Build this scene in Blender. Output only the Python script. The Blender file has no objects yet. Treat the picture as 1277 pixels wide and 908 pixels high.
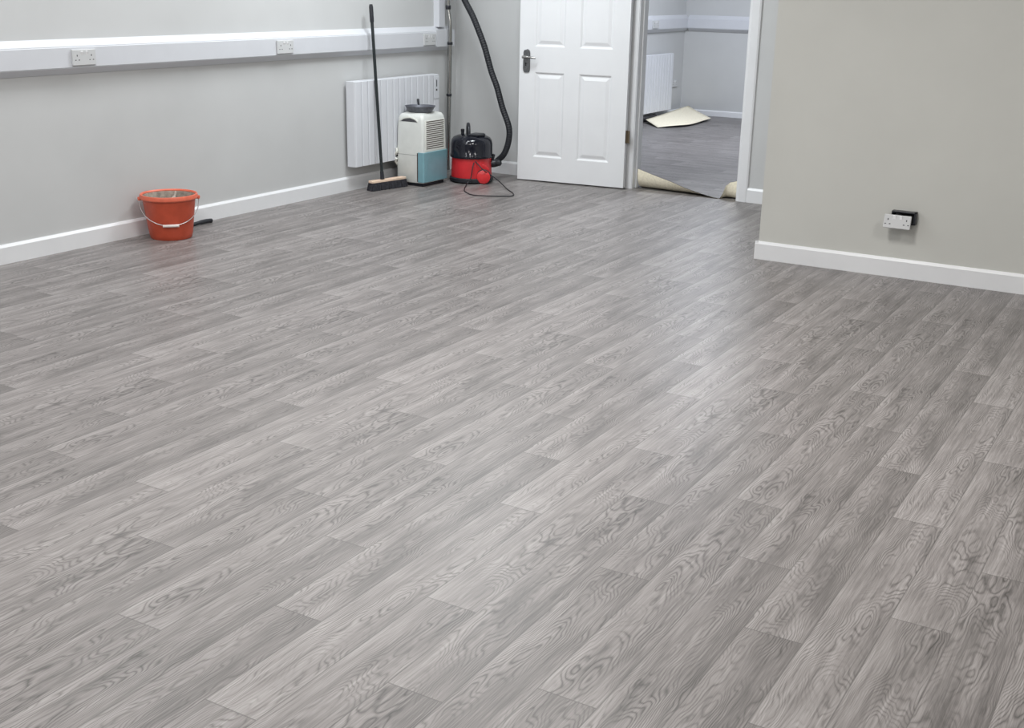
import bpy, bmesh, math, random
from mathutils import Vector, Matrix
PI = math.pi
scene = bpy.context.scene
COL = scene.collection

# ------------------------------------------------------------------ camera
F_PX, PITCH, ROLL, YAW, EYE = 1488.0, math.radians(17.7), math.radians(1.09), math.radians(30.5), 1.6
fw = Vector((-math.sin(YAW), math.cos(YAW), 0)); rt = Vector((math.cos(YAW), math.sin(YAW), 0)); upv = Vector((0, 0, 1))
fwd = fw * math.cos(PITCH) - upv * math.sin(PITCH)
dn = -(upv * math.cos(PITCH) + fw * math.sin(PITCH))
ix = rt * math.cos(ROLL) - dn * math.sin(ROLL)
iy = rt * math.sin(ROLL) + dn * math.cos(ROLL)
cam_data = bpy.data.cameras.new('camera')
cam_data.sensor_fit = 'HORIZONTAL'; cam_data.sensor_width = 36.0
cam_data.lens = 36.0 * F_PX / 1277.0
cam = bpy.data.objects.new('camera', cam_data); COL.objects.link(cam)
m3 = Matrix((ix, -iy, -fwd)).transposed()
cam.matrix_world = Matrix.Translation((0, 0, EYE)) @ m3.to_4x4()
scene.camera = cam

# ------------------------------------------------------------------ world, lights, exposure
scene.view_settings.view_transform = 'Standard'
scene.view_settings.look = 'None'
scene.view_settings.exposure = 0.04
scene.view_settings.gamma = 1.0
scene.view_settings.use_curve_mapping = False
world = bpy.data.worlds.new('world'); scene.world = world; world.use_nodes = True
bg = world.node_tree.nodes['Background']
bg.inputs[0].default_value = (0.85, 0.92, 1.0, 1); bg.inputs[1].default_value = 0.5

CEIL = 3.05
def area(name, loc, sx, sy, power, col=(1, 1, 1), rot=(0, 0, 0)):
    d = bpy.data.lights.new(name, 'AREA'); d.shape = 'RECTANGLE'; d.size = sx; d.size_y = sy
    d.energy = power; d.color = col
    o = bpy.data.objects.new(name, d); o.location = loc; o.rotation_euler = rot; COL.objects.link(o)
    return o
WARM = (1.0, 0.985, 0.965)
for lx, ly, pw, col in ((-5.15, 0.4, 0.36, (0.96, 0.98, 1.0)), (-5.15, 2.4, 0.36, (0.96, 0.98, 1.0)), (-5.15, 4.4, 0.36, (0.95, 0.98, 1.0)), (-5.15, 6.3, 0.40, (0.95, 0.98, 1.0)), (-4.5, 7.3, 0.82, (0.92, 0.97, 1.0)),
                        (-2.4, -1.0, 0.6, WARM), (-2.4, 1.8, 0.80, WARM), (-2.1, 4.3, 1.0, WARM), (0.8, 4.0, 0.75, WARM)):
    area('panel_light', (lx, ly, CEIL - 0.03), 0.6, 0.9, 70 * pw, col)
area('far_room_light', (-4.4, 12.2, CEIL - 0.03), 0.9, 1.2, 140, (0.86, 0.91, 1.0))

# ------------------------------------------------------------------ materials
def lin(c):
    return tuple(((v / 255) / 12.92 if v / 255 <= 0.04045 else ((v / 255 + 0.055) / 1.055) ** 2.4) for v in c) + (1,)

class NT:
    def __init__(self, name):
        self.m = bpy.data.materials.new(name); self.m.use_nodes = True
        self.t = self.m.node_tree; self.n = self.t.nodes
        self.b = self.n['Principled BSDF']
    def link(self, a, b): self.t.links.new(a, b)
    def node(self, typ, **kw):
        nd = self.n.new(typ)
        for k, v in kw.items(): setattr(nd, k, v)
        return nd
    def put(self, sock, v):
        if isinstance(v, bpy.types.NodeSocket): self.link(v, sock)
        elif v is not None: sock.default_value = v
    def math(self, op, a, b=None, c=None, clamp=False):
        nd = self.node('ShaderNodeMath', operation=op); nd.use_clamp = clamp
        self.put(nd.inputs[0], a)
        if b is not None: self.put(nd.inputs[1], b)
        if c is not None: self.put(nd.inputs[2], c)
        return nd.outputs[0]
    def noise(self, vec, scale=5, detail=2, rough=0.5, dist=0.0):
        nd = self.node('ShaderNodeTexNoise'); self.put(nd.inputs['Vector'], vec)
        nd.inputs['Scale'].default_value = scale; nd.inputs['Detail'].default_value = detail
        nd.inputs['Roughness'].default_value = rough; nd.inputs['Distortion'].default_value = dist
        return nd.outputs[0]
    def comb(self, x, y, z):
        nd = self.node('ShaderNodeCombineXYZ')
        for i, v in enumerate((x, y, z)): self.put(nd.inputs[i], v)
        return nd.outputs[0]
    def ramp(self, fac, stops):
        nd = self.node('ShaderNodeValToRGB'); self.put(nd.inputs[0], fac)
        e = nd.color_ramp.elements
        e[0].position, e[0].color = stops[0]; e[1].position, e[1].color = stops[-1]
        for p, c in stops[1:-1]:
            x = e.new(p); x.color = c
        return nd.outputs[0]
    def mix(self, fac, a, b, blend='MIX'):
        nd = self.node('ShaderNodeMix', data_type='RGBA', blend_type=blend)
        self.put(nd.inputs[0], fac); self.put(nd.inputs[6], a); self.put(nd.inputs[7], b)
        return nd.outputs[2]
    def mapr(self, v, a, b, c, d):
        nd = self.node('ShaderNodeMapRange')
        for i, x in enumerate((v, a, b, c, d)): self.put(nd.inputs[i], x)
        return nd.outputs[0]
    def bump(self, h, strength=0.1, dist=0.01):
        nd = self.node('ShaderNodeBump'); nd.inputs['Strength'].default_value = strength
        nd.inputs['Distance'].default_value = dist; self.put(nd.inputs['Height'], h)
        self.link(nd.outputs[0], self.b.inputs['Normal'])

def mat(name, rgb, rough=0.5, metal=0.0, var=0.04, scale=12, bump=0.0, spec=0.5):
    q = NT(name)
    tc = q.node('ShaderNodeTexCoord').outputs['Object']
    n = q.noise(tc, scale, 4, 0.6)
    base = lin(rgb)
    lo = tuple(c * (1 - var * 2) for c in base[:3]) + (1,)
    hi = tuple(min(1, c * (1 + var * 2)) for c in base[:3]) + (1,)
    q.link(q.ramp(n, [(0.3, lo), (0.7, hi)]), q.b.inputs['Base Color'])
    q.b.inputs['Roughness'].default_value = rough; q.b.inputs['Metallic'].default_value = metal
    q.b.inputs['Specular IOR Level'].default_value = spec
    if bump: q.bump(q.noise(tc, scale * 8, 3), bump, 0.004)
    return q.m

# emulsion-painted walls: fine roller stipple, faint broad unevenness
def wall_mat(name, rgb):
    q = NT(name)
    tc = q.node('ShaderNodeTexCoord').outputs['Object']
    base = lin(rgb)
    lo = tuple(c * 0.965 for c in base[:3]) + (1,); hi = tuple(c * 1.035 for c in base[:3]) + (1,)
    q.link(q.ramp(q.noise(tc, 1.6, 3, 0.55), [(0.3, lo), (0.7, hi)]), q.b.inputs['Base Color'])
    q.b.inputs['Roughness'].default_value = 0.62
    q.b.inputs['Specular IOR Level'].default_value = 0.35
    q.bump(q.noise(tc, 180, 3), 0.12, 0.002)
    return q.m

# printed wood-effect sheet vinyl. UVMap: x = 0..1 across a plank, y = metres along it
# UVPlank: x = random figure number of the plank, y = random tone
def vinyl_mat(name, tint=(1, 1, 1), gain=1.0):
    q = NT(name)
    uv = q.node('ShaderNodeUVMap', uv_map='UVMap').outputs[0]
    up = q.node('ShaderNodeUVMap', uv_map='UVPlank').outputs[0]
    s1 = q.node('ShaderNodeSeparateXYZ'); q.link(uv, s1.inputs[0])
    s2 = q.node('ShaderNodeSeparateXYZ'); q.link(up, s2.inputs[0])
    u, v = s1.outputs[0], s1.outputs[1]; pid, tone = s2.outputs[0], s2.outputs[1]
    x = q.math('MULTIPLY', u, 0.158)
    idz = q.math('MULTIPLY', pid, 7.31)
    # figure: contour lines of a warped field give cathedral arches, loops and straight fibre
    wv = q.comb(q.math('MULTIPLY', x, 10.0), q.math('MULTIPLY', v, 2.8), idz)
    warp = q.math('SUBTRACT', q.noise(wv, 1.0, 2.0, 0.5), 0.5)
    wv2 = q.comb(q.math('MULTIPLY', x, 50.0), q.math('MULTIPLY', v, 13.0), idz)
    warp2 = q.math('SUBTRACT', q.noise(wv2, 1.0, 2.0, 0.5), 0.5)
    cen = q.math('ADD', 0.079, q.math('MULTIPLY', q.math('SUBTRACT', tone, 0.5), 0.07))
    dx = q.math('SUBTRACT', x, cen)
    par = q.math('MULTIPLY', q.math('MULTIPLY', dx, dx), 950.0)
    f = q.math('ADD', q.math('MULTIPLY', v, 9.0), par)
    f = q.math('ADD', f, q.math('MULTIPLY', warp, 19.0))
    f = q.math('ADD', f, q.math('MULTIPLY', warp2, 1.1))
    ph = q.math('FRACT', f)
    ring = q.math('SUBTRACT', 1.0, q.math('POWER', q.math('ABSOLUTE', q.math('SUBTRACT', q.math('MULTIPLY', ph, 2.0), 1.0)), 2.6))
    # where the figure is strong and where it dies into plain fibre
    am = q.noise(q.comb(q.math('MULTIPLY', x, 14.0), q.math('MULTIPLY', v, 3.0), q.math('ADD', idz, 3.3)), 1.0, 1.0, 0.5)
    amp = q.mapr(am, 0.38, 0.62, 0.12, 1.0)
    ringa = q.math('MULTIPLY', q.math('SUBTRACT', ring, 0.72), amp)
    # fine fibres
    fib = q.noise(q.comb(q.math('MULTIPLY', x, 420.0), q.math('MULTIPLY', v, 14.0), idz), 1.0, 3.0, 0.6)
    fib2 = q.noise(q.comb(q.math('MULTIPLY', x, 190.0), q.math('MULTIPLY', v, 4.5), q.math('ADD', idz, 9.0)), 1.0, 2.0, 0.6)
    # broad light and dark flames along the board
    br = q.noise(q.comb(q.math('MULTIPLY', x, 18.0), q.math('MULTIPLY', v, 3.2), q.math('ADD', idz, 5.7)), 1.0, 2.0, 0.5)
    t = q.math('ADD', 0.5, q.math('MULTIPLY', ringa, 0.46))
    t = q.math('ADD', t, q.math('MULTIPLY', q.math('SUBTRACT', fib, 0.5), 0.62))
    t = q.math('ADD', t, q.math('MULTIPLY', q.math('SUBTRACT', fib2, 0.5), 0.62))
    t = q.math('ADD', t, q.math('MULTIPLY', q.math('SUBTRACT', br, 0.5), 0.60))
    t = q.math('ADD', t, q.math('MULTIPLY', q.math('SUBTRACT', tone, 0.5), 0.10))
    # the print is lighter along one long edge of each board and at its start
    e1 = q.mapr(u, 0.0, 0.34, 0.13, 0.0)
    t = q.math('ADD', t, e1)
    e2 = q.mapr(v, 0.0, 0.16, 0.10, 0.0)
    t = q.math('ADD', t, e2)
    e3 = q.mapr(v, 1.10, 1.314, 0.0, -0.08)
    t = q.math('ADD', t, e3)
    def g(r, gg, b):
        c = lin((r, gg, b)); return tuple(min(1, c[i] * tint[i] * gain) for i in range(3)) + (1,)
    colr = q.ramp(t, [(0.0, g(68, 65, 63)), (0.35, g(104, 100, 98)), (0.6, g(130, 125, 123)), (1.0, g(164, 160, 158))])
    # printed joints
    du = q.math('MULTIPLY', q.math('MINIMUM', u, q.math('SUBTRACT', 1.0, u)), 0.158)
    dv = q.math('MINIMUM', v, q.math('SUBTRACT', 1.314, v))
    d = q.math('MINIMUM', du, dv)
    seam = q.mapr(d, 0.0008, 0.0026, 0.62, 0.0)
    colr = q.mix(seam, colr, g(78, 75, 73))
    q.link(colr, q.b.inputs['Base Color'])
    q.link(q.mapr(fib, 0.3, 0.7, 0.34, 0.44), q.b.inputs['Roughness'])
    q.b.inputs['Specular IOR Level'].default_value = 0.42
    q.bump(q.math('ADD', fib, q.math('MULTIPLY', seam, -1.0)), 0.10, 0.0015)
    return q.m

M = {}
M['wall'] = wall_mat('grey_emulsion', (193, 194, 194))
M['wall_warm_lit'] = wall_mat('grey_emulsion_warm_lit', (194, 194, 189))  # same paint as the grey walls, with warm light put into its colour
M['ceil'] = wall_mat('ceiling_white', (226, 226, 224))
M['white'] = mat('white_gloss', (224, 225, 227), 0.35, var=0.01, scale=4)
M['upvc'] = mat('white_plastic', (204, 206, 211), 0.4, var=0.01, scale=6)
M['socket'] = mat('socket_plastic', (196, 197, 198), 0.4, var=0.01, scale=6)
M['rad'] = mat('radiator_enamel', (212, 214, 219), 0.38, var=0.01, scale=6)
M['vinyl'] = vinyl_mat('wood_effect_vinyl')
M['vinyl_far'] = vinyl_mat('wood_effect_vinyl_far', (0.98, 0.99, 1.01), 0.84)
M['vinyl_dark'] = mat('dark_roll', (52, 52, 56), 0.5, var=0.1)  # near-black base colour for the roll, much darker than the other vinyl
M['cream'] = mat('cream_felt_backing', (240, 232, 210), 0.9, var=0.05, scale=60, bump=0.3)
M['screed'] = mat('screed', (96, 94, 92), 0.9, var=0.1, scale=9)
M['orange'] = mat('orange_plastic', (186, 76, 50), 0.42, var=0.05, scale=14)
M['orange_rim_lit'] = mat('orange_plastic_rim_lit', (214, 104, 78), 0.45, var=0.06, scale=20)  # same orange plastic, lightened to carry the rim's highlight in its colour
M['mortar'] = mat('dried_mortar', (140, 130, 120), 0.95, var=0.2, scale=30, bump=0.6)
M['mortar_pale'] = mat('pale_dried_mortar', (178, 168, 158), 0.95, var=0.1, scale=30, bump=0.4)
M['wire'] = mat('galvanised_wire', (196, 196, 196), 0.35, 0.8)
M['grip'] = mat('white_grip', (226, 218, 214), 0.5)
M['black'] = mat('black_plastic', (34, 36, 42), 0.35, var=0.1)
M['black_gloss'] = mat('black_gloss_plastic', (20, 22, 32), 0.12, var=0.05)
M['rubber'] = mat('black_rubber', (26, 28, 34), 0.5, var=0.1)
M['red'] = mat('red_plastic', (196, 40, 46), 0.35, var=0.05)
M['red_light'] = mat('red_plastic_cap', (214, 52, 56), 0.3, var=0.03)
M['chrome'] = mat('chromed_steel', (178, 178, 176), 0.25, 1.0, var=0.03)
M['pewter'] = mat('brushed_pewter', (120, 122, 124), 0.35, 0.9, var=0.12, scale=60)
M['brass'] = mat('aged_brass', (112, 100, 82), 0.45, 0.7, var=0.1)
M['dehum'] = mat('offwhite_plastic', (212, 214, 210), 0.45, var=0.02)
M['cream_plastic'] = mat('cream_plastic', (226, 227, 220), 0.45, var=0.02)
M['slot'] = mat('dark_slot', (70, 56, 52), 0.8)
M['teal'] = mat('teal_plastic', (118, 158, 168), 0.3, var=0.03)
M['dark'] = mat('dark_void', (22, 22, 24), 0.8)
M['pan'] = mat('grey_pan', (92, 94, 102), 0.45, 0.3, var=0.12, scale=50)
M['wood'] = mat('bare_beech', (222, 196, 174), 0.6, var=0.06, scale=30)
M['bristle'] = mat('dark_bristle', (40, 40, 46), 0.8, var=0.3, scale=60)
M['grey_hole'] = mat('socket_hole', (72, 72, 76), 0.7)
M['switch'] = mat('socket_rocker', (236, 236, 238), 0.3)
M['green_black'] = mat('dark_metal_handle', (38, 44, 46), 0.35, 0.2)

# ------------------------------------------------------------------ mesh helpers
class MB:
    def __init__(self): self.bm = bmesh.new()
    def box(self, x0, x1, y0, y1, z0, z1, mi=0):
        vs = [self.bm.verts.new((x, y, z)) for z in (z0, z1) for x, y in ((x0, y0), (x1, y0), (x1, y1), (x0, y1))]
        for f in ((3, 2, 1, 0), (4, 5, 6, 7), (0, 1, 5, 4), (1, 2, 6, 5), (2, 3, 7, 6), (3, 0, 4, 7)):
            self.bm.faces.new([vs[i] for i in f]).material_index = mi
        return self
    def prism(self, prof, axis, a, b, mi=0):
        """prof: 2-D polygon; axis 'x': (y,z), 'y': (x,z), 'z': (x,y)"""
        def P(p, t):
            return {'x': (t, p[0], p[1]), 'y': (p[0], t, p[1]), 'z': (p[0], p[1], t)}[axis]
        A = [self.bm.verts.new(P(p, a)) for p in prof]; B = [self.bm.verts.new(P(p, b)) for p in prof]
        n = len(prof)
        self.bm.faces.new(A).material_index = mi; self.bm.faces.new(B[::-1]).material_index = mi
        for i in range(n):
            self.bm.faces.new((A[i], B[i], B[(i + 1) % n], A[(i + 1) % n])).material_index = mi
        return self
    def lathe(self, prof, c=(0, 0, 0), n=40, mi=0, axis='z', cap=True):
        rings = []
        for r, h in prof:
            ring = []
            for i in range(n):
                a = 2 * PI * i / n; x, y = r * math.cos(a), r * math.sin(a)
                p = {'z': (x, y, h), 'y': (x, h, y), 'x': (h, x, y)}[axis]
                ring.append(self.bm.verts.new((c[0] + p[0], c[1] + p[1], c[2] + p[2])))
            rings.append(ring)
        for a, b in zip(rings, rings[1:]):
            for i in range(n):
                self.bm.faces.new((a[i], a[(i + 1) % n], b[(i + 1) % n], b[i])).material_index = mi
        if cap:
            self.bm.faces.new(rings[0][::-1]).material_index = mi; self.bm.faces.new(rings[-1]).material_index = mi
        return self
    def tube(self, pts, r, n=12, mi=0, smooth=True, ribs=None):
        pts = [Vector(p) for p in pts]
        if smooth and len(pts) > 2: pts = spline(pts)
        if ribs: pts = resample(pts, ribs)
        prev = None; rings = []
        for i, p in enumerate(pts):
            t = (pts[min(i + 1, len(pts) - 1)] - pts[max(i - 1, 0)]).normalized()
            if prev is None:
                prev = t.orthogonal().normalized()
            prev = (prev - t * prev.dot(t)).normalized(); bn = t.cross(prev)
            rr = r[i * (len(r) - 1) // max(1, len(pts) - 1)] if isinstance(r, (list, tuple)) else r
            if ribs and i % 2: rr *= 0.93
            rings.append([self.bm.verts.new(p + (prev * math.cos(2 * PI * k / n) + bn * math.sin(2 * PI * k / n)) * rr) for k in range(n)])
        for a, b in zip(rings, rings[1:]):
            for i in range(n):
                self.bm.faces.new((a[i], a[(i + 1) % n], b[(i + 1) % n], b[i])).material_index = mi
        self.bm.faces.new(rings[0][::-1]); self.bm.faces.new(rings[-1])
        return self
    def build(self, name, mats, parent=None, smooth=False, bevel=0.0, mw=None):
        bmesh.ops.recalc_face_normals(self.bm, faces=self.bm.faces)
        me = bpy.data.meshes.new(name); self.bm.to_mesh(me); self.bm.free()
        for m in (mats if isinstance(mats, (list, tuple)) else [mats]): me.materials.append(m)
        o = bpy.data.objects.new(name, me); COL.objects.link(o)
        if parent: o.parent = parent
        if mw is not None: o.matrix_world = mw
        if smooth:
            for p in me.polygons: p.use_smooth = True
            es = set()
            bmx = bmesh.new(); bmx.from_mesh(me)
            for e in bmx.edges:
                if len(e.link_faces) == 2 and e.calc_face_angle(0) > math.radians(38): e.smooth = False
            bmx.to_mesh(me); bmx.free()
        if bevel:
            md = o.modifiers.new('bevel', 'BEVEL'); md.width = bevel; md.segments = 3; md.limit_method = 'ANGLE'
            md.angle_limit = math.radians(40); md.harden_normals = True
            for p in me.polygons: p.use_smooth = True
        return o

def spline(P, k=8):
    out = []
    for i in range(len(P) - 1):
        p0 = P[i - 1] if i else P[0] * 2 - P[1]; p1, p2 = P[i], P[i + 1]
        p3 = P[i + 2] if i + 2 < len(P) else P[-1] * 2 - P[-2]
        for j in range(k):
            t = j / k
            out.append(0.5 * ((2 * p1) + (p2 - p0) * t + (2 * p0 - 5 * p1 + 4 * p2 - p3) * t * t + (3 * p1 - p0 - 3 * p2 + p3) * t ** 3))
    out.append(P[-1]); return out
def resample(P, step):
    out = [P[0]]; acc = 0.0
    for a, b in zip(P, P[1:]):
        d = (b - a).length; t = step - acc
        while t <= d and d > 0:
            out.append(a.lerp(b, t / d)); t += step
        acc = d - (t - step)
    out.append(P[-1]); return out
def empty(name, loc, label=None, cat=None, group=None, rz=0):
    o = bpy.data.objects.new(name, None); o.empty_display_size = 0.1; COL.objects.link(o)
    o.location = loc; o.rotation_euler = (0, 0, rz)
    tag(o, label, cat, group); return o
def tag(o, label=None, cat=None, group=None, kind=None):
    if label: o['label'] = label
    if cat: o['category'] = cat
    if group: o['group'] = group
    if kind: o['kind'] = kind
    return o
def struct(o): o['kind'] = 'structure'; return o

# ------------------------------------------------------------------ the room shell
XL = -5.96                       # left wall face
BW0 = Vector((-5.96, 9.047, 0)); BANG = math.atan2(-0.04, 1.0)      # back wall, 2.3 degrees out of square
BMAT = Matrix.Translation(BW0) @ Matrix.Rotation(BANG, 4, 'Z')
SO0, SO1 = 1.796, 2.713          # doorway along the back wall
HEAD = 2.12; TW = 0.13
BLEN = 3.58                      # back wall length up to the recess side
XR, YR = -2.385, 7.025           # projecting wall: corner and face

def smooth_hash(i):
    return (math.sin(i * 12.9898 + 4.1) * 43758.5453) % 1.0
PW, PL = 0.158, 1.314
PHASE = {1: .343, 2: .994, 3: .082, 4: .463, 5: .857, 6: .18, 7: .686, 8: 1.08, 9: .402, 10: .822, 11: 1.224,
         12: .566, 13: .13, 14: .92, 15: .422, 16: 1.20, 17: .75, 18: .585, 19: 1.226, 20: .30, 21: .68, 22: 1.092, 0: .75}
def phase(k): return PHASE.get(k, (smooth_hash(k) * 0.9 + k * 0.37) % 1.0 * PL)
def plank_uv(across, along, k):
    """-> u (0..1), v (m) and figure number, tone"""
    return across, along, ((k % 7) * 3.7 + 2) % 41, smooth_hash(k % 7 + 50)

bm = bmesh.new(); l1 = bm.loops.layers.uv.new('UVMap'); l2 = bm.loops.layers.uv.new('UVPlank')
X_A = -0.243
fx0, fx1, fy0 = XL - 0.05, 2.7, -3.2
def back_y(x): return 9.047 - 0.04 * (x + 5.96)
k0 = math.floor((X_A - fx1) / PW); k1 = math.ceil((X_A - fx0) / PW)
for k in range(k0, k1):
    xa, xb = X_A - k * PW, X_A - (k + 1) * PW
    n0 = math.floor((fy0 - phase(k)) / PL); y = phase(k) + n0 * PL
    while y < 9.1:
        ya, yb = max(y, fy0), y + PL
        end = back_y((xa + xb) / 2) + 0.02
        if -4.2 < (xa + xb) / 2 < -3.2: end = 9.0
        yb = min(yb, end)
        if yb > ya:
            vs = [bm.verts.new((xx, yy, 0)) for xx, yy in ((xb, ya), (xa, ya), (xa, yb), (xb, yb))]
            f = bm.faces.new(vs)
            _, _, pid, tn = plank_uv(0, 0, k)
            for lp, (uu, vv) in zip(f.loops, ((0, ya - y), (1, ya - y), (1, yb - y), (0, yb - y))):
                lp[l1].uv = (uu, vv); lp[l2].uv = (pid, tn)
        y += PL
me = bpy.data.meshes.new('floor'); bm.to_mesh(me); bm.free(); me.materials.append(M['vinyl'])
floor_o = bpy.data.objects.new('floor', me); COL.objects.link(floor_o); struct(floor_o)
struct(MB().box(-6.6, 2.9, -3.4, 15.2, -0.12, -0.004).build('floor_slab', M['screed']))
struct(MB().box(-6.6, 2.9, -3.4, 15.2, CEIL, CEIL + 0.1).build('ceiling', M['ceil']))

struct(MB().box(XL - 0.15, XL, -3.2, 9.2, 0, CEIL).build('wall_left', M['wall']))
wb = MB()
wb.box(-0.1, SO0 - 0.03, 0, TW, 0, CEIL).box(SO1 + 0.03, BLEN + 0.2, 0, TW, 0, CEIL).box(SO0 - 0.03, SO1 + 0.03, 0, TW, HEAD + 0.03, CEIL)
struct(wb.build('wall_back', M['wall'], mw=BMAT))
struct(MB().box(XR, 2.9, YR, back_y(XR) + 0.06, 0, CEIL).build('wall_right', M['wall_warm_lit']))
struct(MB().box(2.6, 2.75, -3.2, YR, 0, CEIL).build('wall_side', M['wall_warm_lit']))
struct(MB().box(XL - 0.1, 2.75, -3.35, -3.2, 0, CEIL).build('wall_near', M['wall']))
# the far room
X2, Y2 = -6.26, 14.86
struct(MB().box(X2 - 0.15, X2, 9.2, Y2 + 0.1, 0, CEIL).build('wall_far_left', M['wall']))
struct(MB().box(X2, -1.0, Y2, Y2 + 0.15, 0, CEIL).build('wall_far_back', M['wall']))
struct(MB().box(-2.15, -2.0, 9.15, Y2, 0, CEIL).build('wall_far_right', M['wall']))

# skirting boards: 110 mm, bevelled top
def skirt_prof(d):           # (out, z)
    return [(0, 0), (0.018 * d, 0), (0.018 * d, 0.096), (0.008 * d, 0.111), (0, 0.111)]
struct(MB().prism([(XL + p, z) for p, z in skirt_prof(1)], 'y', -3.2, 9.03).build('baseboard_left', M['white']))
sk = MB().prism([(-p, z) for p, z in skirt_prof(1)], 'x', 0.0, SO0 - 0.095)
sk.prism([(-p, z) for p, z in skirt_prof(1)], 'x', SO1 + 0.095, BLEN)
struct(sk.build('baseboard_back', M['white'], mw=BMAT))
sk = MB().prism([(YR - p, z) for p, z in skirt_prof(1)], 'x', XR - 0.018, 2.6)
sk.prism([(XR - p, z) for p, z in skirt_prof(1)], 'y', YR - 0.016, back_y(XR) - 0.02)
struct(sk.build('baseboard_right', M['white']))
struct(MB().prism([(Y2 - p, z * 0.68) for p, z in skirt_prof(1)], 'x', X2, -2.2).build('baseboard_far', M['white']))
struct(MB().prism([(X2 + p, z * 0.68) for p, z in skirt_prof(1)], 'y', 9.3, Y2).build('baseboard_far_left', M['white']))

# door lining (jambs, head, stop) and architraves
lin_ = MB()
lin_.box(SO0 - 0.03, SO0, -0.005, TW + 0.005, 0, HEAD).box(SO1, SO1 + 0.03, -0.005, TW + 0.005, 0, HEAD)
lin_.box(SO0 - 0.03, SO1 + 0.03, -0.005, TW + 0.005, HEAD, HEAD + 0.03)
lin_.box(SO0, SO0 + 0.012, 0.045, 0.08, 0, HEAD).box(SO1 - 0.012, SO1, 0.045, 0.08, 0, HEAD).box(SO0, SO1, 0.045, 0.08, HEAD - 0.012, HEAD)
struct(lin_.build('trim_1', M['white'], mw=BMAT, bevel=0.0015))
arch = MB()
def arch_prof(w):    # across the moulding, stepping out from the wall
    return [(0, 0), (w, 0), (w, -0.012), (w - 0.012, -0.018), (0.02, -0.018), (0.006, -0.011), (0, -0.011)]
arch.prism([(SO1 + 0.006 + a, b) for a, b in arch_prof(0.088)], 'z', 0, HEAD + 0.09)
arch.prism([(SO0 - 0.006 - a, b) for a, b in arch_prof(0.088)][::-1], 'z', 0, HEAD + 0.09)
arch.box(SO0 - 0.09, SO1 + 0.09, -0.018, 0, HEAD + 0.006, HEAD + 0.09)
tr = struct(arch.build('trim_2', M['white'], mw=BMAT))
st = MB().box(SO1 - 0.0015, SO1 + 0.001, 0.008, 0.03, 0.93, 1.0).build('strike_plate', M['pewter'])
st.parent = bpy.data.objects['trim_1']; tag(st, 'small dark metal strike plate on the lining')

# ------------------------------------------------------------------ the panelled door, folded back on its hinges
DANG = math.radians(5.728)
door = empty('door_1', (-5.164, 8.795, 0), 'white six-panel door standing open against the back wall', None, None, DANG)
struct(door)
DWID, DTH = 0.958, 0.044
def door_leaf():
    b = bmesh.new()
    xs = [0, 0.139, 0.407, 0.535, 0.822, DWID]
    zs = [0.01, 0.205, 0.905, 1.107, 1.72, 1.80, 2.02, 2.11]
    def quad(p): b.faces.new([b.verts.new(q) for q in p])
    for side in (0, 1):
        y0 = 0.0 if side == 0 else DTH; s = 1 if side == 0 else -1
        for i in range(5):
            for j in range(7):
                x0, x1, z0, z1 = xs[i], xs[i + 1], zs[j], zs[j + 1]
                if i in (1, 3) and j in (1, 3, 5):
                    levels = [(0, 0), (0.004, 0.001), (0.016, 0.010), (0.024, 0.010), (0.046, 0.003), (0.05, 0.002)]
                    prev = None
                    for ins, dep in levels:
                        cur = [(x0 + ins, y0 + s * dep, z0 + ins), (x1 - ins, y0 + s * dep, z0 + ins), (x1 - ins, y0 + s * dep, z1 - ins), (x0 + ins, y0 + s * dep, z1 - ins)]
                        if prev:
                            for k in range(4): quad([prev[k], prev[(k + 1) % 4], cur[(k + 1) % 4], cur[k]])
                        prev = cur
                    quad(prev)
                else: quad([(x0, y0, z0), (x1, y0, z0), (x1, y0, z1), (x0, y0, z1)])
    zb, zt = zs[0], zs[-1]
    for x in (0, DWID): quad([(x, 0, zb), (x, DTH, zb), (x, DTH, zt), (x, 0, zt)])
    for z in (zb, zt): quad([(0, 0, z), (DWID, 0, z), (DWID, DTH, z), (0, DTH, z)])
    bmesh.ops.remove_doubles(b, verts=b.verts, dist=0.0002)
    m = MB(); m.bm.free(); m.bm = b; return m
door_leaf().build('leaf', M['white'], door)
# lever handle on its long back plate
hp = MB().prism([(0.040, 0.905), (0.048, 0.898), (0.086, 0.898), (0.094, 0.905), (0.098, 0.925), (0.098, 1.055), (0.094, 1.072),
                 (0.086, 1.080), (0.075, 1.086), (0.062, 1.080), (0.044, 1.076), (0.038, 1.06), (0.036, 0.925)], 'y', -0.009, 0.0)
hp = hp.build('handle_plate', M['pewter'], door, bevel=0.002)
lv = MB().lathe([(0.013, 0.0), (0.013, -0.03), (0.011, -0.05)], (0.062, -0.008, 1.022), 20, axis='y')
lv.tube([(0.052, -0.054, 1.022), (0.062, -0.056, 1.023), (0.10, -0.058, 1.024), (0.145, -0.056, 1.020), (0.168, -0.050, 1.016)], [0.012, 0.011, 0.009, 0.008, 0.007], 12)
tag(lv.build('lever', M['chrome'], hp, smooth=True), 'bright curved lever')
MB().prism([(0.058, 0.95), (0.066, 0.95), (0.065, 0.963), (0.069, 0.968), (0.066, 0.976), (0.058, 0.976), (0.055, 0.968), (0.059, 0.963)], 'y', -0.0105, -0.0085).build('keyhole', M['dark'], hp)
for z in (0.375, 1.85):
    hg = MB().lathe([(0.006, z), (0.006, z + 0.1)], (DWID + 0.006, -0.002 + 0.02, 0), 12)
    hg.box(DWID - 0.001, DWID + 0.002, 0.006, 0.04, z, z + 0.1).box(DWID, DWID + 0.03, 0.020, 0.024, z, z + 0.1)
    tag(hg.build('hinge', M['brass'], door), 'dull brass butt hinge')

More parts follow.
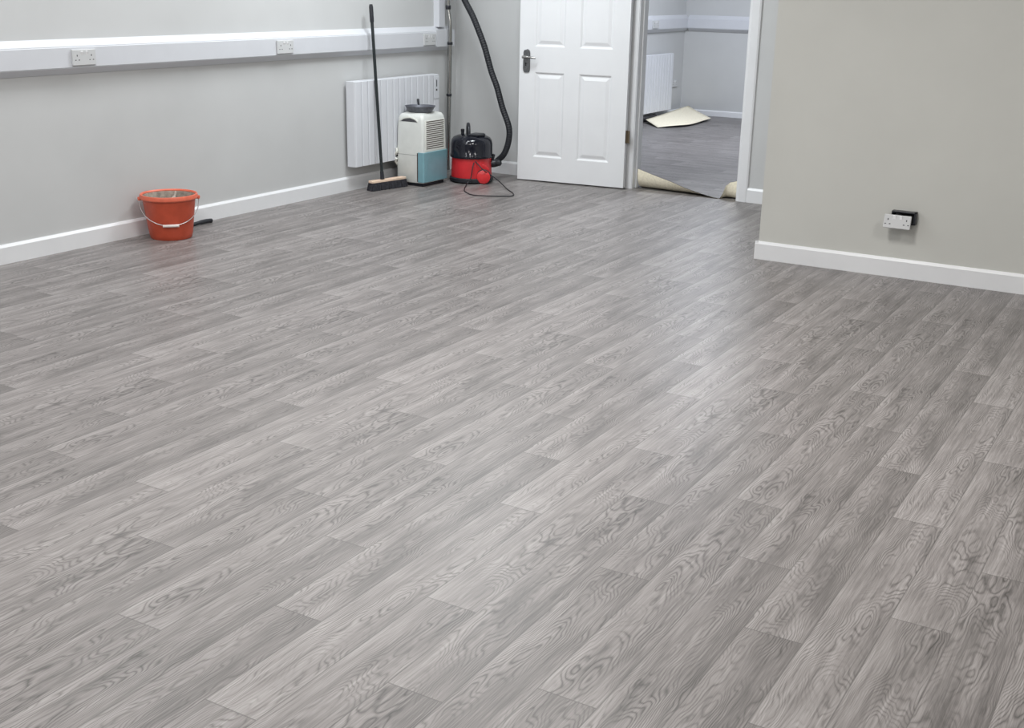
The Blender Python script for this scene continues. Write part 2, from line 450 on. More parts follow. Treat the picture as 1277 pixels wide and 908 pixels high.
# ------------------------------------------------------------------ sockets
def double_socket(name, loc, rot, label, group=None, w=0.172, h=0.092, d=0.014):
    """plate lies in local XZ, facing local -Y, centred on loc"""
    e = empty(name, loc, label, 'socket', group); e.rotation_euler = rot
    p = MB().box(-w / 2, w / 2, -d, 0, -h / 2, h / 2).build('plate', M['socket'], e, bevel=0.004)
    for s in (-1, 1):
        r = MB().prism([(-d + 0.001, 0.012), (-d - 0.006, 0.034), (-d + 0.001, 0.036)], 'x', s * 0.018 - 0.007, s * 0.018 + 0.007)
        r.build('rocker_switch', M['switch'], e)
        hl = MB(); cx = s * 0.052
        hl.box(cx - 0.003, cx + 0.003, -d - 0.0006, -d + 0.002, 0.006, 0.016)
        hl.box(cx - 0.017, cx - 0.008, -d - 0.0006, -d + 0.002, -0.017, -0.012)
        hl.box(cx + 0.008, cx + 0.017, -d - 0.0006, -d + 0.002, -0.017, -0.012)
        hl.build('pin_holes', M['grey_hole'], e)
    return e

# ------------------------------------------------------------------ dado trunking
def trunking(name, mw, length, label, z0=1.04, cat='cable trunking'):
    """runs along local X, wall plane y=0, stands out to -y"""
    e = empty(name, (0, 0, 0), label, cat); e.matrix_world = mw
    prof = [(0, 0), (-0.006, 0), (-0.05, 0.036), (-0.05, 0.162), (-0.038, 0.172), (-0.006, 0.200), (0, 0.200)]
    MB().prism([(y, z0 + z) for y, z in prof], 'x', 0, length).build('body', M['upvc'], e)
    MB().prism([(-0.050, z0 + 0.039), (-0.0555, z0 + 0.042), (-0.0555, z0 + 0.154), (-0.050, z0 + 0.157)], 'x', 0.0, length).build('cover', M['upvc'], e)
    return e
# left wall: local x -> +Y, outward local -y -> +X
LM = Matrix(((0, -1, 0, XL), (1, 0, 0, -3.19), (0, 0, 1, 0), (0, 0, 0, 1)))
tl = trunking('dado_trunking', LM, 8.93 + 3.19, 'long white trunking running along the left wall above the bucket and heater')
# tee piece at the corner and the riser that climbs from it
mb = MB().box(8.66 + 3.19, 8.932 + 3.19, -0.058, -0.05, 1.04 + 0.034, 1.04 + 0.172)
mb.build('tee_cover', M['upvc'], tl)
mb = MB().prism([(8.70 + 3.19, 0), (8.71 + 3.19, -0.05), (8.795 + 3.19, -0.05), (8.805 + 3.19, 0)], 'z', 1.235, CEIL - 0.002)
mb.build('riser', M['upvc'], tl)
RX = Matrix.Rotation(math.radians(90), 4, 'Z')
def wall_rot_left(): return (0, 0, math.radians(90))
double_socket('double_socket', (XL + 0.0555, 4.953, 1.137), (0, 0, math.radians(90)), 'white double socket on the left wall trunking, above and left of the bucket')
double_socket('double_socket', (XL + 0.0555, 6.735, 1.137), (0, 0, math.radians(90)), 'white double socket on the left wall trunking, between bucket and broom')
double_socket('double_socket', (XL + 0.0555, 8.548, 1.137), (0, 0, math.radians(90)), 'greyish double socket on the trunking beside the vertical riser, over the heater')

# ------------------------------------------------------------------ fluted wall heater
def heater(name, y0, y1, z0, z1, xw, depth, label, panel=True):
    e = empty(name, (xw, y0, z0), label, 'radiator', None)
    n = max(4, round((y1 - y0) / 0.08)); w = (y1 - y0) / n; H = z1 - z0
    b = MB()
    b.box(0.025, depth - 0.012, 0.0, y1 - y0, 0.0, H)
    b.build('body', M['rad'], e, bevel=0.004)
    for i in range(n):
        f = MB().prism([(depth - 0.012, i * w + 0.002), (depth - 0.003, i * w + 0.004), (depth, i * w + 0.012), (depth, (i + 1) * w - 0.012), (depth - 0.003, (i + 1) * w - 0.004), (depth - 0.012, (i + 1) * w - 0.002)],
                       'z', 0.004, H - 0.004)
        f.build('column', M['rad'], e)
    for yy in (0.12, y1 - y0 - 0.12):
        MB().box(0, 0.027, yy - 0.02, yy + 0.02, 0.1, H - 0.1).build('bracket', M['rad'], e)
    if panel:
        c = MB().box(depth - 0.001, depth + 0.004, y1 - y0 - 0.085, y1 - y0 - 0.012, H - 0.20, H - 0.02)
        c = c.build('control_panel', M['rad'], e, bevel=0.002)
        MB().box(depth + 0.003, depth + 0.006, y1 - y0 - 0.056, y1 - y0 - 0.046, H - 0.10, H - 0.045).box(depth + 0.003, depth + 0.0055, y1 - y0 - 0.060, y1 - y0 - 0.042, H - 0.135, H - 0.12).build('display', M['grey_hole'], c)
    return e
heater('wall_heater', 7.46, 8.62, 0.195, 0.855, XL, 0.115, 'white fluted electric heater on the left wall behind the broom and dehumidifier')
heater('wall_heater', 13.05, 14.33, 0.105, 0.80, X2, 0.10, 'white fluted heater on the wall of the far room seen through the doorway', False)

# ------------------------------------------------------------------ far room trunking and sockets
trunking('dado_trunking', Matrix(((0, -1, 0, X2 + 0.001), (1, 0, 0, 9.3), (0, 0, 1, 0), (0, 0, 0, 1))), Y2 - 9.3, 'white trunking on the left wall of the far room above its heater', z0=1.055)
trunking('dado_trunking', Matrix.Translation((X2 + 0.056, Y2 - 0.001, 0)), 3.9, 'white trunking across the back wall of the far room', z0=1.055)
double_socket('double_socket', (X2 + 0.0555, 13.80, 1.155), (0, 0, math.radians(90)), 'white double socket on the trunking in the far room')
double_socket('double_socket', (X2 + 0.001, 14.60, 0.41), (0, 0, math.radians(90)), 'pale double socket low on the far room wall beside its heater')

# ------------------------------------------------------------------ socket pulled off the right wall
bx = empty('back_box', (-1.53, YR, 0.352), 'black back box standing out of the right wall behind a loose socket', 'socket box')
b = MB()
b.box(-0.065, 0.074, -0.045, 0.0, 0.032, 0.041).box(0.062, 0.074, -0.045, 0.0, -0.032, 0.041).box(-0.065, -0.056, -0.045, 0.0, -0.01, 0.041).box(-0.065, 0.074, -0.045, 0, -0.032, -0.024)
b.build('frame', M['black'], bx, bevel=0.003)
MB().box(-0.056, 0.062, -0.006, -0.001, -0.024, 0.032).build('back_plate', M['dark'], bx)
MB().tube([(0.0, -0.005, 0.0), (-0.02, -0.02, 0.02), (-0.045, -0.045, 0.015), (-0.045, -0.075, -0.01)], 0.004, 8).build('wire', M['grey_hole'], bx)
double_socket('double_socket', (-1.548, YR - 0.075, 0.336), (math.radians(-12), 0, 0), 'white double socket pulled forward from its black box low on the right wall', w=0.152, h=0.078)

# ------------------------------------------------------------------ far room vinyl, loose, curling up in the doorway
def ghost_uv(f, la, lb, pts, k, base):
    pass
bm = bmesh.new(); l1 = bm.loops.layers.uv.new('UVMap'); l2 = bm.loops.layers.uv.new('UVPlank')
def vinyl_quad(pts, flat, k):
    """pts: world points, flat: same corners laid flat; planks of the far room run along X"""
    f = bm.faces.new([bm.verts.new(p) for p in pts])
    ph = phase(k + 30) - 20 * PL
    xm = sum(p[0] for p in flat) / len(flat); nb = math.floor((xm - ph) / PL)
    for lp, (fxx, fyy) in zip(f.loops, flat):
        lp[l1].uv = ((fyy - k * PW) / PW, fxx - ph - nb * PL); lp[l2].uv = ((k * 5.3 + 2) % 37, smooth_hash(k + 9))
    f.smooth = True
Yflat = 58 * PW + 0.05            # 9.214
def yend(s):                     # front edge when laid flat
    return 8.945 - 0.02 * s
def lift(s):                     # height of the front edge above the floor
    import bisect
    K = [(0, .150), (.18, .118), (.36, .088), (.52, .052), (.68, .022), (.80, .004), (.862, .0), (.875, .035), (.892, .12), (.93, .155), (1, .175)]
    for (a, ha), (b, hb) in zip(K, K[1:]):
        if s <= b:
            t = (s - a) / (b - a); t = t * t * (3 - 2 * t) if (a >= .865) else t
            return ha + (hb - ha) * t
    return .15
XS0, XS1 = -4.146, -3.262
def tongue(s, yf):
    h = lift(s); x = XS0 + (XS1 - XS0) * s
    L = 0.13 + 0.03 * (1 - s); y1 = yend(s)
    z = 0.004
    if yf < y1 + L:
        b = (y1 + L - yf) / L
        z += h * b ** 1.7
        yf = yf + 0.55 * h * b ** 2.2
    return (x, yf, z)
NS = 64
ys = []
yy = Y2 - 0.02
# flat body of the sheet, whole planks; then the tongue in narrow rows
ky = math.floor((Y2 - 0.02) / PW)
edges = [Y2 - 0.02] + [k * PW for k in range(ky, 58, -1)]
edges.append(9.2)
for a, b_ in zip(edges, edges[1:]):
    k = math.floor((a + b_) / 2 / PW)
    ph = phase(k + 30) - 20 * PL
    xs = [X2 + 0.02]; n = math.ceil((X2 + 0.02 - ph) / PL)
    while ph + n * PL < -2.2:
        if ph + n * PL > xs[-1] + 0.001: xs.append(ph + n * PL)
        n += 1
    xs.append(-2.2)
    for x0, x1 in zip(xs, xs[1:]):
        fl = [(x0, b_), (x1, b_), (x1, a), (x0, a)]
        vinyl_quad([(p[0], p[1], 0.004) for p in fl], fl, k)
rows = []
y = 9.2
while y > 8.95 + 1e-6:
    nxt = y - 0.011
    kb = math.floor((y - 1e-6) / PW) * PW
    if nxt < kb: nxt = kb
    rows.append((y, nxt)); y = nxt
for i in range(NS):
    s0, s1 = i / NS, (i + 1) / NS
    for a, b_ in rows:
        k = math.floor((a + b_) / 2 / PW)
        def yy_(s, q): return max(q, yend(s)) if q > 8.95 + 0.02 else yend(s)
        fl = [(XS0 + (XS1 - XS0) * s0, b_), (XS0 + (XS1 - XS0) * s1, b_), (XS0 + (XS1 - XS0) * s1, a), (XS0 + (XS1 - XS0) * s0, a)]
        vinyl_quad([tongue(s0, b_), tongue(s1, b_), tongue(s1, a), tongue(s0, a)], fl, k)
bmesh.ops.remove_doubles(bm, verts=bm.verts, dist=0.0004)
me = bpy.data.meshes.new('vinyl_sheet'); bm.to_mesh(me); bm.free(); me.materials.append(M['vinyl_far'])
vs_ = bpy.data.objects.new('vinyl_sheet', me); COL.objects.link(vs_)
tag(vs_, 'grey wood-effect vinyl laid loose in the far room, its edge curling up in the doorway', 'flooring')
bk = bmesh.new()
for i in range(NS):
    s0, s1 = i / NS, (i + 1) / NS
    for a, b_ in rows:
        bk.faces.new([bk.verts.new(Vector(tongue(s, q)) + Vector((0, -0.0018 , -0.0022))) for s, q in ((s0, b_), (s1, b_), (s1, a), (s0, a))])
bmesh.ops.remove_doubles(bk, verts=bk.verts, dist=0.0004)
for f in bk.faces: f.smooth = True
me = bpy.data.meshes.new('backing'); bk.to_mesh(me); bk.free(); me.materials.append(M['cream'])
bo = bpy.data.objects.new('backing', me); COL.objects.link(bo); bo.parent = vs_
tag(bo, 'cream felt backing showing under the curled edge')

# offcut lying cream side up in the far corner
def sheet_from_rows(name, grid, mat_top, thick, parent=None, mat_edge=None):
    b = MB(); g = [[b.bm.verts.new(p) for p in r] for r in grid]
    for r0, r1 in zip(g, g[1:]):
        for i in range(len(r0) - 1): b.bm.faces.new((r0[i], r0[i + 1], r1[i + 1], r1[i]))
    o = b.build(name, [mat_top, mat_edge or mat_top], parent, smooth=False)
    for p in o.data.polygons: p.use_smooth = True
    sd = o.modifiers.new('subdivision', 'SUBSURF'); sd.levels = 2; sd.render_levels = 2; sd.boundary_smooth = 'PRESERVE_CORNERS'
    md = o.modifiers.new('thickness', 'SOLIDIFY'); md.thickness = thick; md.offset = -1; md.material_offset = 1; md.material_offset_rim = 0
    return o
# rows from near edge to far edge, each from left to right
G = [[(-6.134, 13.503, .045), (-5.99, 13.34, .03), (-5.808, 13.137, .008)],
     [(-6.13, 13.70, .055), (-5.92, 13.50, .045), (-5.632, 13.319, .030)],
     [(-6.15, 14.05, .065), (-5.90, 13.85, .05), (-5.556, 13.553, .020)],
     [(-6.175, 14.40, .08), (-5.95, 14.22, .06), (-5.600, 13.95, .025)],
     [(-6.135, 14.82, .115), (-6.02, 14.76, .075), (-5.604, 14.311, .030)]]
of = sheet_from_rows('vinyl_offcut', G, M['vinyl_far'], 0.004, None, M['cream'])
tag(of, 'cream-backed vinyl offcut lying upside down on the far room floor', 'vinyl offcut')
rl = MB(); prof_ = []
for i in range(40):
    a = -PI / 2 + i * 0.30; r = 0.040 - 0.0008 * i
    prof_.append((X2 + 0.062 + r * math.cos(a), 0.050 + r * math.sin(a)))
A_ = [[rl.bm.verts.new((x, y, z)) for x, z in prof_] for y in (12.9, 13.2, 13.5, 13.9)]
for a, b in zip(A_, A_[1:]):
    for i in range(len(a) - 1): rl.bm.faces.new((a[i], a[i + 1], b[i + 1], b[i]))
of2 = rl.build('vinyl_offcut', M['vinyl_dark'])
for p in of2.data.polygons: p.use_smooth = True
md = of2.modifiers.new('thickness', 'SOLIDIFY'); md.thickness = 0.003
tag(of2, 'dark-coloured rolled offcut on the far room floor beneath the heater', 'vinyl offcut')

# ------------------------------------------------------------------ orange bucket
BK = Vector((-5.752, 5.405, 0))
bu = empty('bucket', BK, 'orange plastic bucket caked with grey mortar inside, standing by the left skirting', 'bucket')
MB().lathe([(0.120, 0.004), (0.126, 0.0), (0.130, 0.006), (0.136, 0.03), (0.163, 0.240), (0.166, 0.256), (0.160, 0.256), (0.128, 0.014), (0.05, 0.012)], n=56).build('body', M['orange'], bu, smooth=True)
MB().lathe([(0.164, 0.250), (0.172, 0.250), (0.180, 0.258), (0.180, 0.275), (0.176, 0.283), (0.170, 0.283), (0.164, 0.276), (0.164, 0.250)], n=56, cap=False).build('rim', M['orange_rim_lit'], bu, smooth=True)
random.seed(4)
b = MB()
prof = [(0.002, 0.03), (0.08, 0.032), (0.125, 0.04), (0.135, 0.07), (0.150, 0.15), (0.1655, 0.225), (0.1765, 0.262), (0.1745, 0.262), (0.160, 0.22), (0.140, 0.12)]
b.lathe([(0.002, 0.055), (0.09, 0.055), (0.116, 0.065), (0.128, 0.11), (0.1455, 0.20), (0.1585, 0.265), (0.1645, 0.272)], n=56)
for f in list(b.bm.faces):
    if len(f.verts) > 10: b.bm.faces.remove(f)
for v in b.bm.verts:
    if v.co.z < 0.26:
        a = math.atan2(v.co.y, v.co.x); v.co.x *= 1 - 0.012 * abs(math.sin(a * 5)); v.co.y *= 1 - 0.012 * abs(math.cos(a * 7))
tag(b.build('mortar_lining', M['mortar'], bu, smooth=True), 'dried grey mortar coating the inside')
ca = math.radians(133)           # towards the far side as the camera sees it
dv = Vector((math.cos(ca), math.sin(ca), 0)); sd = Vector((dv.y, -dv.x, 0))
MB().tube([dv * 0.155 + sd * 0.035 + Vector((0, 0, .268)), dv * 0.142 + sd * 0.025 + Vector((0, 0, .235)), dv * 0.13 + sd * 0.0 + Vector((0, 0, .20)), dv * 0.115 - sd * 0.01 + Vector((0, 0, .14))], [0.008, 0.012, 0.02, 0.016], 8).build('mortar_lump', M['mortar_pale'], bu, smooth=True)
# handle hangs down over the front
vdir = Vector((0.73, -0.68, 0)).normalized(); side = Vector((0.68, 0.73, 0))
pts = []
for i in range(21):
    t = PI * i / 20
    sx = -math.cos(t) * 0.184; dz = -math.sin(t) ** 0.8 * 0.150; out = math.sin(t)
    rr = 0.152 * out
    pts.append(side * sx + vdir * (rr + 0.008 * out) + Vector((0, 0, 0.252 + dz)))
hd = MB().tube(pts, 0.0028, 8, smooth=False).build('handle', M['wire'], bu, smooth=True)
mid = pts[10]
MB().tube([mid - side * 0.050, mid - side * 0.046, mid + side * 0.046, mid + side * 0.050], [0.009, 0.009, 0.009, 0.009], 14, smooth=False).build('grip', M['grip'], hd, smooth=True)
for s in (-1, 1):
    p = side * (0.180 * s)
    MB().lathe([(0.001, -0.010), (0.012, -0.008), (0.014, 0.004), (0.012, 0.012), (0.001, 0.014)], (p.x, p.y, 0.252), 14).build('lug', M['orange_rim_lit'], bu, smooth=True)

# black handle lying on the floor behind the bucket
hb = empty('hand_brush', (-5.87, 5.71, 0), 'black tool handle lying on the floor behind the orange bucket', 'brush', rz=math.radians(96))
MB().tube([(-0.06, 0, 0.014), (0.0, 0, 0.017), (0.08, 0, 0.019), (0.16, 0, 0.017), (0.20, 0, 0.013)], [0.010, 0.013, 0.015, 0.014, 0.009], 14).build('handle', M['rubber'], hb, smooth=True)
MB().box(-0.16, -0.05, -0.022, 0.022, 0.004, 0.026).build('head', M['rubber'], hb, bevel=0.004)

# ------------------------------------------------------------------ broom
HA = Vector((-5.805, 7.58, 0)); HB = Vector((-5.735, 7.945, 0))
dr = (HB - HA); blen = dr.length; ang = math.atan2(dr.y, dr.x)
br = empty('broom', (HA + HB) / 2, 'long-handled broom with a bare wooden head leaning on the heater and trunking', 'broom', rz=ang)
h = blen / 2
MB().prism([(-h, -0.022), (-h + 0.012, -0.03), (h - 0.012, -0.03), (h, -0.022), (h, 0.022), (h - 0.012, 0.03), (-h + 0.012, 0.03), (-h, 0.022)], 'z', 0.062, 0.080).build('head', M['wood'], br, bevel=0.004)
b = MB(); random.seed(7)
for i in range(30):
    for j in range(5):
        x = -h + 0.012 + (2 * h - 0.024) * i / 29; y = -0.024 + 0.012 * j
        ex = x + random.uniform(-.006, .006) + (x / h) * 0.010; ey = y * 1.25 + random.uniform(-.004, .004)
        top = [(x + a, y + c, 0.064) for a, c in ((-.006, -.006), (.006, -.006), (.006, .006), (-.006, .006))]
        bot = [(ex + a, ey + c, random.uniform(0.0, 0.007)) for a, c in ((-.008, -.007), (.008, -.007), (.008, .007), (-.008, .007))]
        A = [b.bm.verts.new(p) for p in top]; B = [b.bm.verts.new(p) for p in bot]
        b.bm.faces.new(B)
        for k in range(4): b.bm.faces.new((A[k], A[(k + 1) % 4], B[(k + 1) % 4], B[k]))
b.build('bristles', M['bristle'], br)
inv = (Matrix.Translation((HA + HB) / 2) @ Matrix.Rotation(ang, 4, 'Z')).inverted()
foot = Vector((-5.776, 7.70, 0.085)); top = Vector((-5.872, 7.715, 1.425))
d_ = (top - foot)
hd = MB().tube([inv @ foot, inv @ (foot + d_ * 0.5), inv @ (foot + d_ * 0.97), inv @ top], [0.0125, 0.0125, 0.0125, 0.0125], 14, smooth=False).build('handle', M['green_black'], br, smooth=True)
MB().tube([inv @ (foot + d_ * 0.90), inv @ (foot + d_ * 0.91), inv @ (foot + d_ * 0.985), inv @ (foot + d_ * 1.0)], [0.0155, 0.0165, 0.0165, 0.012], 14, smooth=False).build('hanging_cap', M['black'], hd, smooth=True)
MB().tube([inv @ (foot - d_ * 0.0), inv @ (foot + d_ * 0.045)], [0.018, 0.015], 14, smooth=False).build('socket', M['black'], br, smooth=True)

# ------------------------------------------------------------------ dehumidifier
DX0, DX1, DY0, DY1 = -5.842, -5.575, 7.985, 8.325
de = empty('dehumidifier', ((DX0 + DX1) / 2, (DY0 + DY1) / 2, 0), 'white dehumidifier with a grille and teal water tank in front of the wall heater', 'dehumidifier')
w, l = (DX1 - DX0) / 2, (DY1 - DY0) / 2
MB().box(-w + 0.02, w - 0.015, -l + 0.02, l - 0.02, 0.0, 0.03).build('base', M['black'], de, bevel=0.004)
b = MB()
# tapered body, top edges rolled over: stacked rounded sections
def rrect(hx, hy, r, z, cx=0, cy=0, n=5):
    P = []
    for sx, sy, a0 in ((1, 1, 0), (-1, 1, 90), (-1, -1, 180), (1, -1, 270)):
        for i in range(n + 1):
            a = math.radians(a0 + 90 * i / n); P.append((cx + sx * (hx - r) + r * math.cos(a), cy + sy * (hy - r) + r * math.sin(a), z))
    return P
def loft(mb, secs, mi=0):
    R = [[mb.bm.verts.new(p) for p in s] for s in secs]
    for a, c in zip(R, R[1:]):
        for i in range(len(a)): mb.bm.faces.new((a[i], a[(i + 1) % len(a)], c[(i + 1) % len(a)], c[i])).material_index = mi
    mb.bm.faces.new(R[0][::-1]); mb.bm.faces.new(R[-1])
loft(b, [rrect(w - .006, l - .006, .016, .028), rrect(w, l, .018, .045), rrect(w, l, .018, .28), rrect(w - .004, l - .004, .02, .44),
         rrect(w - .007, l - .006, .024, .53), rrect(w - .012, l - .010, .028, .556), rrect(w - .024, l - .02, .032, .575), rrect(w - .05, l - .045, .036, .586)])
b.build('body', M['dehum'], de, smooth=True)
# carrying-handle arch moulded over the front (camera side) top
a_ = MB()
N = 16
for i in range(N):
    t0, t1 = -1 + 2 * i / N, -1 + 2 * (i + 1) / N
    def pz(t, off): return 0.552 - 0.030 * t * t + off
    xa, xb = t0 * (w - 0.045) - 0.008, t1 * (w - 0.045) - 0.008
    a_.prism([(xa, pz(t0, -0.004)), (xb, pz(t1, -0.004)), (xb, pz(t1, 0.006)), (xa, pz(t0, 0.006))], 'y', -l + 0.002, -l + 0.030)
a_.build('carry_handle', M['cream_plastic'], de)
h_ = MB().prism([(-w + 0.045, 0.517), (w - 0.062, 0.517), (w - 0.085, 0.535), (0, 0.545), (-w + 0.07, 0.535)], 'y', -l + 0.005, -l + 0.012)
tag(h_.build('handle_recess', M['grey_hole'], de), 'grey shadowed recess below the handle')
# grille on the room side (+X)
g_ = MB().prism([(-l + 0.028, 0.285), (l - 0.028, 0.285), (l - 0.034, 0.53), (-l + 0.034, 0.53)], 'x', w - 0.014, w + 0.0015)
g_ = g_.build('grille', M['cream_plastic'], de)
s_ = MB()
for i in range(14):
    z = 0.302 + i * 0.0165
    s_.box(w - 0.005, w + 0.0025, -l + 0.046, l - 0.046, z, z + 0.0065)
tag(s_.build('slots', M['slot'], g_), 'dark horizontal slots')
# water tank, wraps the lower room-side
t_ = MB()
t_.prism([(w - 0.052, -l - 0.004), (w - 0.0, -l - 0.004), (w + 0.008, -l + 0.004), (w + 0.010, -l + 0.03), (w + 0.010, l - 0.03), (w + 0.006, l + 0.002), (w - 0.035, l + 0.003)], 'z', 0.034, 0.278)
t_.build('water_tank', M['teal'], de, bevel=0.004)
MB().prism([(-l + 0.05, 0.235), (-l + 0.03, 0.05), (-l + 0.036, 0.05), (-l + 0.056, 0.235)], 'x', w + 0.008, w + 0.0115).build('tank_ridge', M['teal'], de)
tag(MB().box(w - 0.060, w - 0.052, -l - 0.003, -l + 0.01, 0.04, 0.272).build('tank_gap', M['slot'], de), 'dark shadow gap beside the tank')
# cord hooks on the camera-side left edge
k_ = MB().tube([(-w - 0.002, -l + 0.02, 0.235), (-w - 0.004, -l - 0.006, 0.25), (-w + 0.012, -l - 0.012, 0.27), (-w + 0.008, -l - 0.008, 0.30)], 0.010, 10)
k_.tube([(-w - 0.002, -l + 0.02, 0.16), (-w - 0.006, -l - 0.004, 0.19), (-w + 0.008, -l - 0.012, 0.215)], 0.010, 10)
k_.build('cord_hook', M['cream_plastic'], de, smooth=True)
MB().box(-w - 0.003, -w + 0.016, -l - 0.004, -l + 0.02, 0.232, 0.245).build('hook_recess', M['dark'], de, bevel=0.002)
MB().box(-w + 0.01, w - 0.06, -l - 0.001, -l + 0.002, 0.252, 0.2535).build('panel_joint', M['grey_hole'], de)

# shallow pan on top
pn = empty('frying_pan', (-5.700, 8.125, 0.586), 'shallow dark grey pan resting on top of the dehumidifier', 'pan', rz=math.radians(131))
MB().lathe([(0.010, 0.001), (0.088, 0.0), (0.096, 0.006), (0.122, 0.046), (0.126, 0.050), (0.121, 0.050), (0.092, 0.010), (0.010, 0.006)], n=44).build('bowl', M['pan'], pn, smooth=True)
MB().tube([(0.118, 0, 0.042), (0.135, 0, 0.052), (0.155, 0, 0.066), (0.170, 0, 0.085)], [0.010, 0.010, 0.011, 0.011], 12).build('handle', M['black'], pn, smooth=True)

# ------------------------------------------------------------------ tub vacuum cleaner
VC = Vector((-5.440, 8.50, 0)); VR = 0.170
va = empty('vacuum_cleaner', VC, 'red and black tub vacuum cleaner standing in the corner beside the dehumidifier', 'vacuum cleaner')
MB().lathe([(VR - 0.03, 0.012), (VR - 0.004, 0.02), (VR, 0.04), (VR + 0.002, 0.06), (VR - 0.004, 0.20), (VR - 0.006, 0.212)], n=48).build('tub', M['red'], va, smooth=True)
MB().lathe([(VR - 0.004, 0.205), (VR + 0.008, 0.207), (VR + 0.011, 0.214), (VR + 0.011, 0.226), (VR + 0.006, 0.234), (VR + 0.006, 0.315), (VR + 0.0, 0.345), (VR - 0.016, 0.368), (VR - 0.05, 0.384), (0.04, 0.392), (0.004, 0.393)], n=48).build('lid', M['black_gloss'], va, smooth=True)
MB().lathe([(VR + 0.0, 0.010), (VR + 0.014, 0.012), (VR + 0.014, 0.036), (VR + 0.004, 0.044)], n=48).build('bumper', M['rubber'], va, smooth=True)
# carry handle (seen end-on), power switch, winder recess
ho = Vector((-0.028, -0.01, 0)); hu = Vector((-0.60, 0.80, 0))
MB().tube([ho + hu * a + Vector((0, 0, z)) for a, z in ((0.075, 0.375), (0.07, 0.43), (0.045, 0.462), (0, 0.475), (-0.045, 0.462), (-0.07, 0.43), (-0.075, 0.375))], 0.0135, 12).build('carry_handle', M['black'], va, smooth=True)
MB().lathe([(0.014, 0.37), (0.014, 0.408), (0.016, 0.412), (0.016, 0.428), (0.012, 0.432)], (-0.078, -0.02, 0), 16).build('switch_knob', M['black'], va, smooth=True)
MB().prism([(0.02, -0.09), (0.11, -0.07), (0.13, 0.01), (0.09, 0.06), (0.01, 0.03)], 'z', 0.385, 0.404).build('top_cover', M['black'], va, bevel=0.008)
# rear-wheel bulge with red hub cap facing the camera
vd = Vector((0.52, -0.85, 0)).normalized()
vs2 = Vector((0.85, 0.52, 0))
def wheel(off_side, off_front, r, name, zc):
    c = vs2 * off_side + vd * off_front
    mm = Matrix.Translation(Vector((c.x, c.y, zc))) @ vd.to_track_quat('Z', 'Y').to_matrix().to_4x4()
    t = MB().lathe([(r - .012, -0.02), (r, -0.014), (r, 0.010), (r - 0.006, 0.016)], n=30).build(name, M['rubber'], va, smooth=True)
    t.matrix_local = mm
    cpo = MB().lathe([(r - 0.006, 0.012), (r - 0.006, 0.020), (r - 0.014, 0.026), (0.004, 0.028)], n=30).build('hub_cap', M['red_light'], t, smooth=True)
    return t
wheel(0.104, 0.150, 0.062, 'wheel', 0.060)
b = MB(); b.prism([(0.03, 0.03), (0.135, 0.03), (0.165, 0.05), (0.150, 0.13), (0.10, 0.165), (0.05, 0.14)], 'y', -0.03, 0.0)
o = b.build('wheel_arch', M['red'], va, bevel=0.008)
o.matrix_local = Matrix.Translation(vd * 0.112) @ Matrix.Rotation(math.atan2(vs2.y, vs2.x), 4, 'Z')
MB().lathe([(0.018, -0.012), (0.022, -0.008), (0.022, 0.008), (0.018, 0.012)], (-0.11, -0.07, 0.022), 16, axis='x').build('castor', M['rubber'], va, smooth=True)
# hose socket on the right
MB().tube([vs2 * 0.13 + Vector((0, 0, .15)), vs2 * 0.19 + Vector((0, 0, .152)), vs2 * 0.215 + Vector((0, 0.005, .155))], [0.034, 0.034, 0.030], 20, smooth=False).build('hose_port', M['black'], va, smooth=True)
MB().tube([vs2 * 0.175 + Vector((0, 0, .17)), vs2 * 0.185 + Vector((0, 0, .215)), vs2 * 0.19 + Vector((0, 0, .228))], 0.012, 10).build('hose_catch', M['black'], va, smooth=True)
p0 = vs2 * 0.20 + Vector((0, 0, .155))
H_ = [(-5.335, 8.73, .145), (-5.28, 8.76, .21), (-5.245, 8.775, .32), (-5.247, 8.78, .44), (-5.318, 8.785, .60), (-5.376, 8.79, .76), (-5.435, 8.79, .89), (-5.502, 8.79, 1.08), (-5.567, 8.79, 1.22), (-5.627, 8.79, 1.335), (-5.708, 8.79, 1.46),
      (-5.775, 8.79, 1.60), (-5.83, 8.80, 1.69), (-5.865, 8.80, 1.70), (-5.883, 8.80, 1.63), (-5.883, 8.80, 1.54)]
pts = [p0 + VC * 0, p0 + vs2 * 0.03] + [Vector(p) - VC for p in H_]
hs = MB().tube(pts, 0.0265, 14, ribs=0.010).build('hose', M['rubber'], va, smooth=False)
wd = empty('wand_pivot', (0, 0, 0)) if False else None
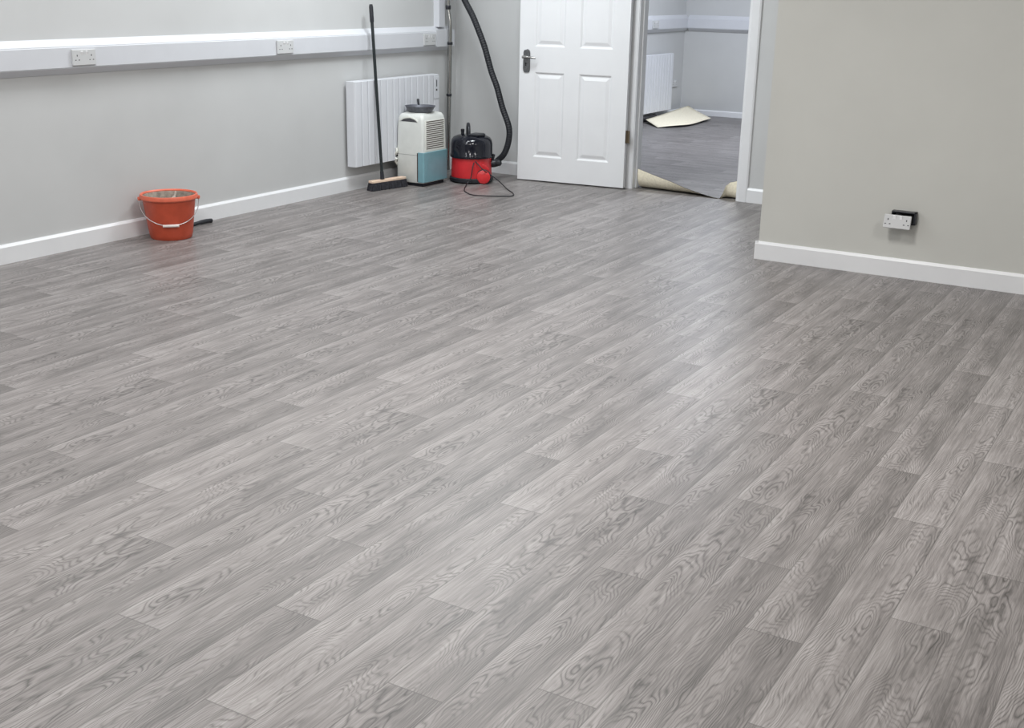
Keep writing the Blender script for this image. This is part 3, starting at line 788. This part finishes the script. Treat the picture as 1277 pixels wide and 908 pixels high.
# steel wand leaning in the corner
WX = -5.880; WY = 8.80
def wand_x(z):      # the wand tilts very slightly, then bows at the bent tube
    return WX + 0.020 * min(1, z / 1.1)
lo = MB().tube([Vector((wand_x(z), WY, z)) - VC for z in (0.02, 0.40, 0.75, 1.10)], 0.0195, 18, smooth=False).build('wand', M['chrome'], va, smooth=True)
W1 = [(wand_x(1.1), WY, 1.10), (wand_x(1.1) + 0.003, WY, 1.20), (wand_x(1.1), WY, 1.28), (wand_x(1.1) - 0.014, WY, 1.36), (-5.879, WY, 1.42), (-5.880, WY, 1.56)]
MB().tube([Vector(p) - VC for p in W1], 0.0175, 18).build('bent_tube', M['chrome'], va, smooth=True)
for (px, pz, rr, hh) in ((wand_x(1.1), 1.10, 0.0235, 0.024), (wand_x(0.668), 0.668, 0.0235, 0.024), (-5.878, 1.395, 0.0225, 0.034), (-5.880, 1.52, 0.023, 0.06)):
    MB().lathe([(rr - .002, pz - hh / 2), (rr, pz - hh / 2 + .003), (rr, pz + hh / 2 - .003), (rr - .002, pz + hh / 2)], (px - VC.x, WY - VC.y, 0), 20).build('collar', M['black'], va, smooth=True)
# mains cord looping over the floor in front
Cc = [vs2 * 0.03 + vd * 0.150 + Vector((0, 0, .19)), vs2 * 0.015 + vd * 0.185 + Vector((0, 0, .15)), vs2 * 0.0 + vd * 0.21 + Vector((0, 0, .06))]
Cc += [Vector(p) - VC for p in ((-5.34, 8.27, .010), (-5.225, 8.06, .006), (-5.145, 7.965, .006), (-5.03, 7.89, .006), (-4.90, 7.93, .006), (-4.79, 8.00, .006), (-4.768, 8.06, .006), (-4.83, 8.16, .006), (-4.97, 8.30, .008), (-5.12, 8.42, .04))]
Cc += [vs2 * 0.155 + vd * 0.165 + Vector((0, 0, .085)), vs2 * 0.10 + vd * 0.195 + Vector((0, 0, .125)), vs2 * 0.035 + vd * 0.165 + Vector((0, 0, .19))]
MB().tube(Cc, 0.0042, 8).build('mains_cord', M['rubber'], va, smooth=True)
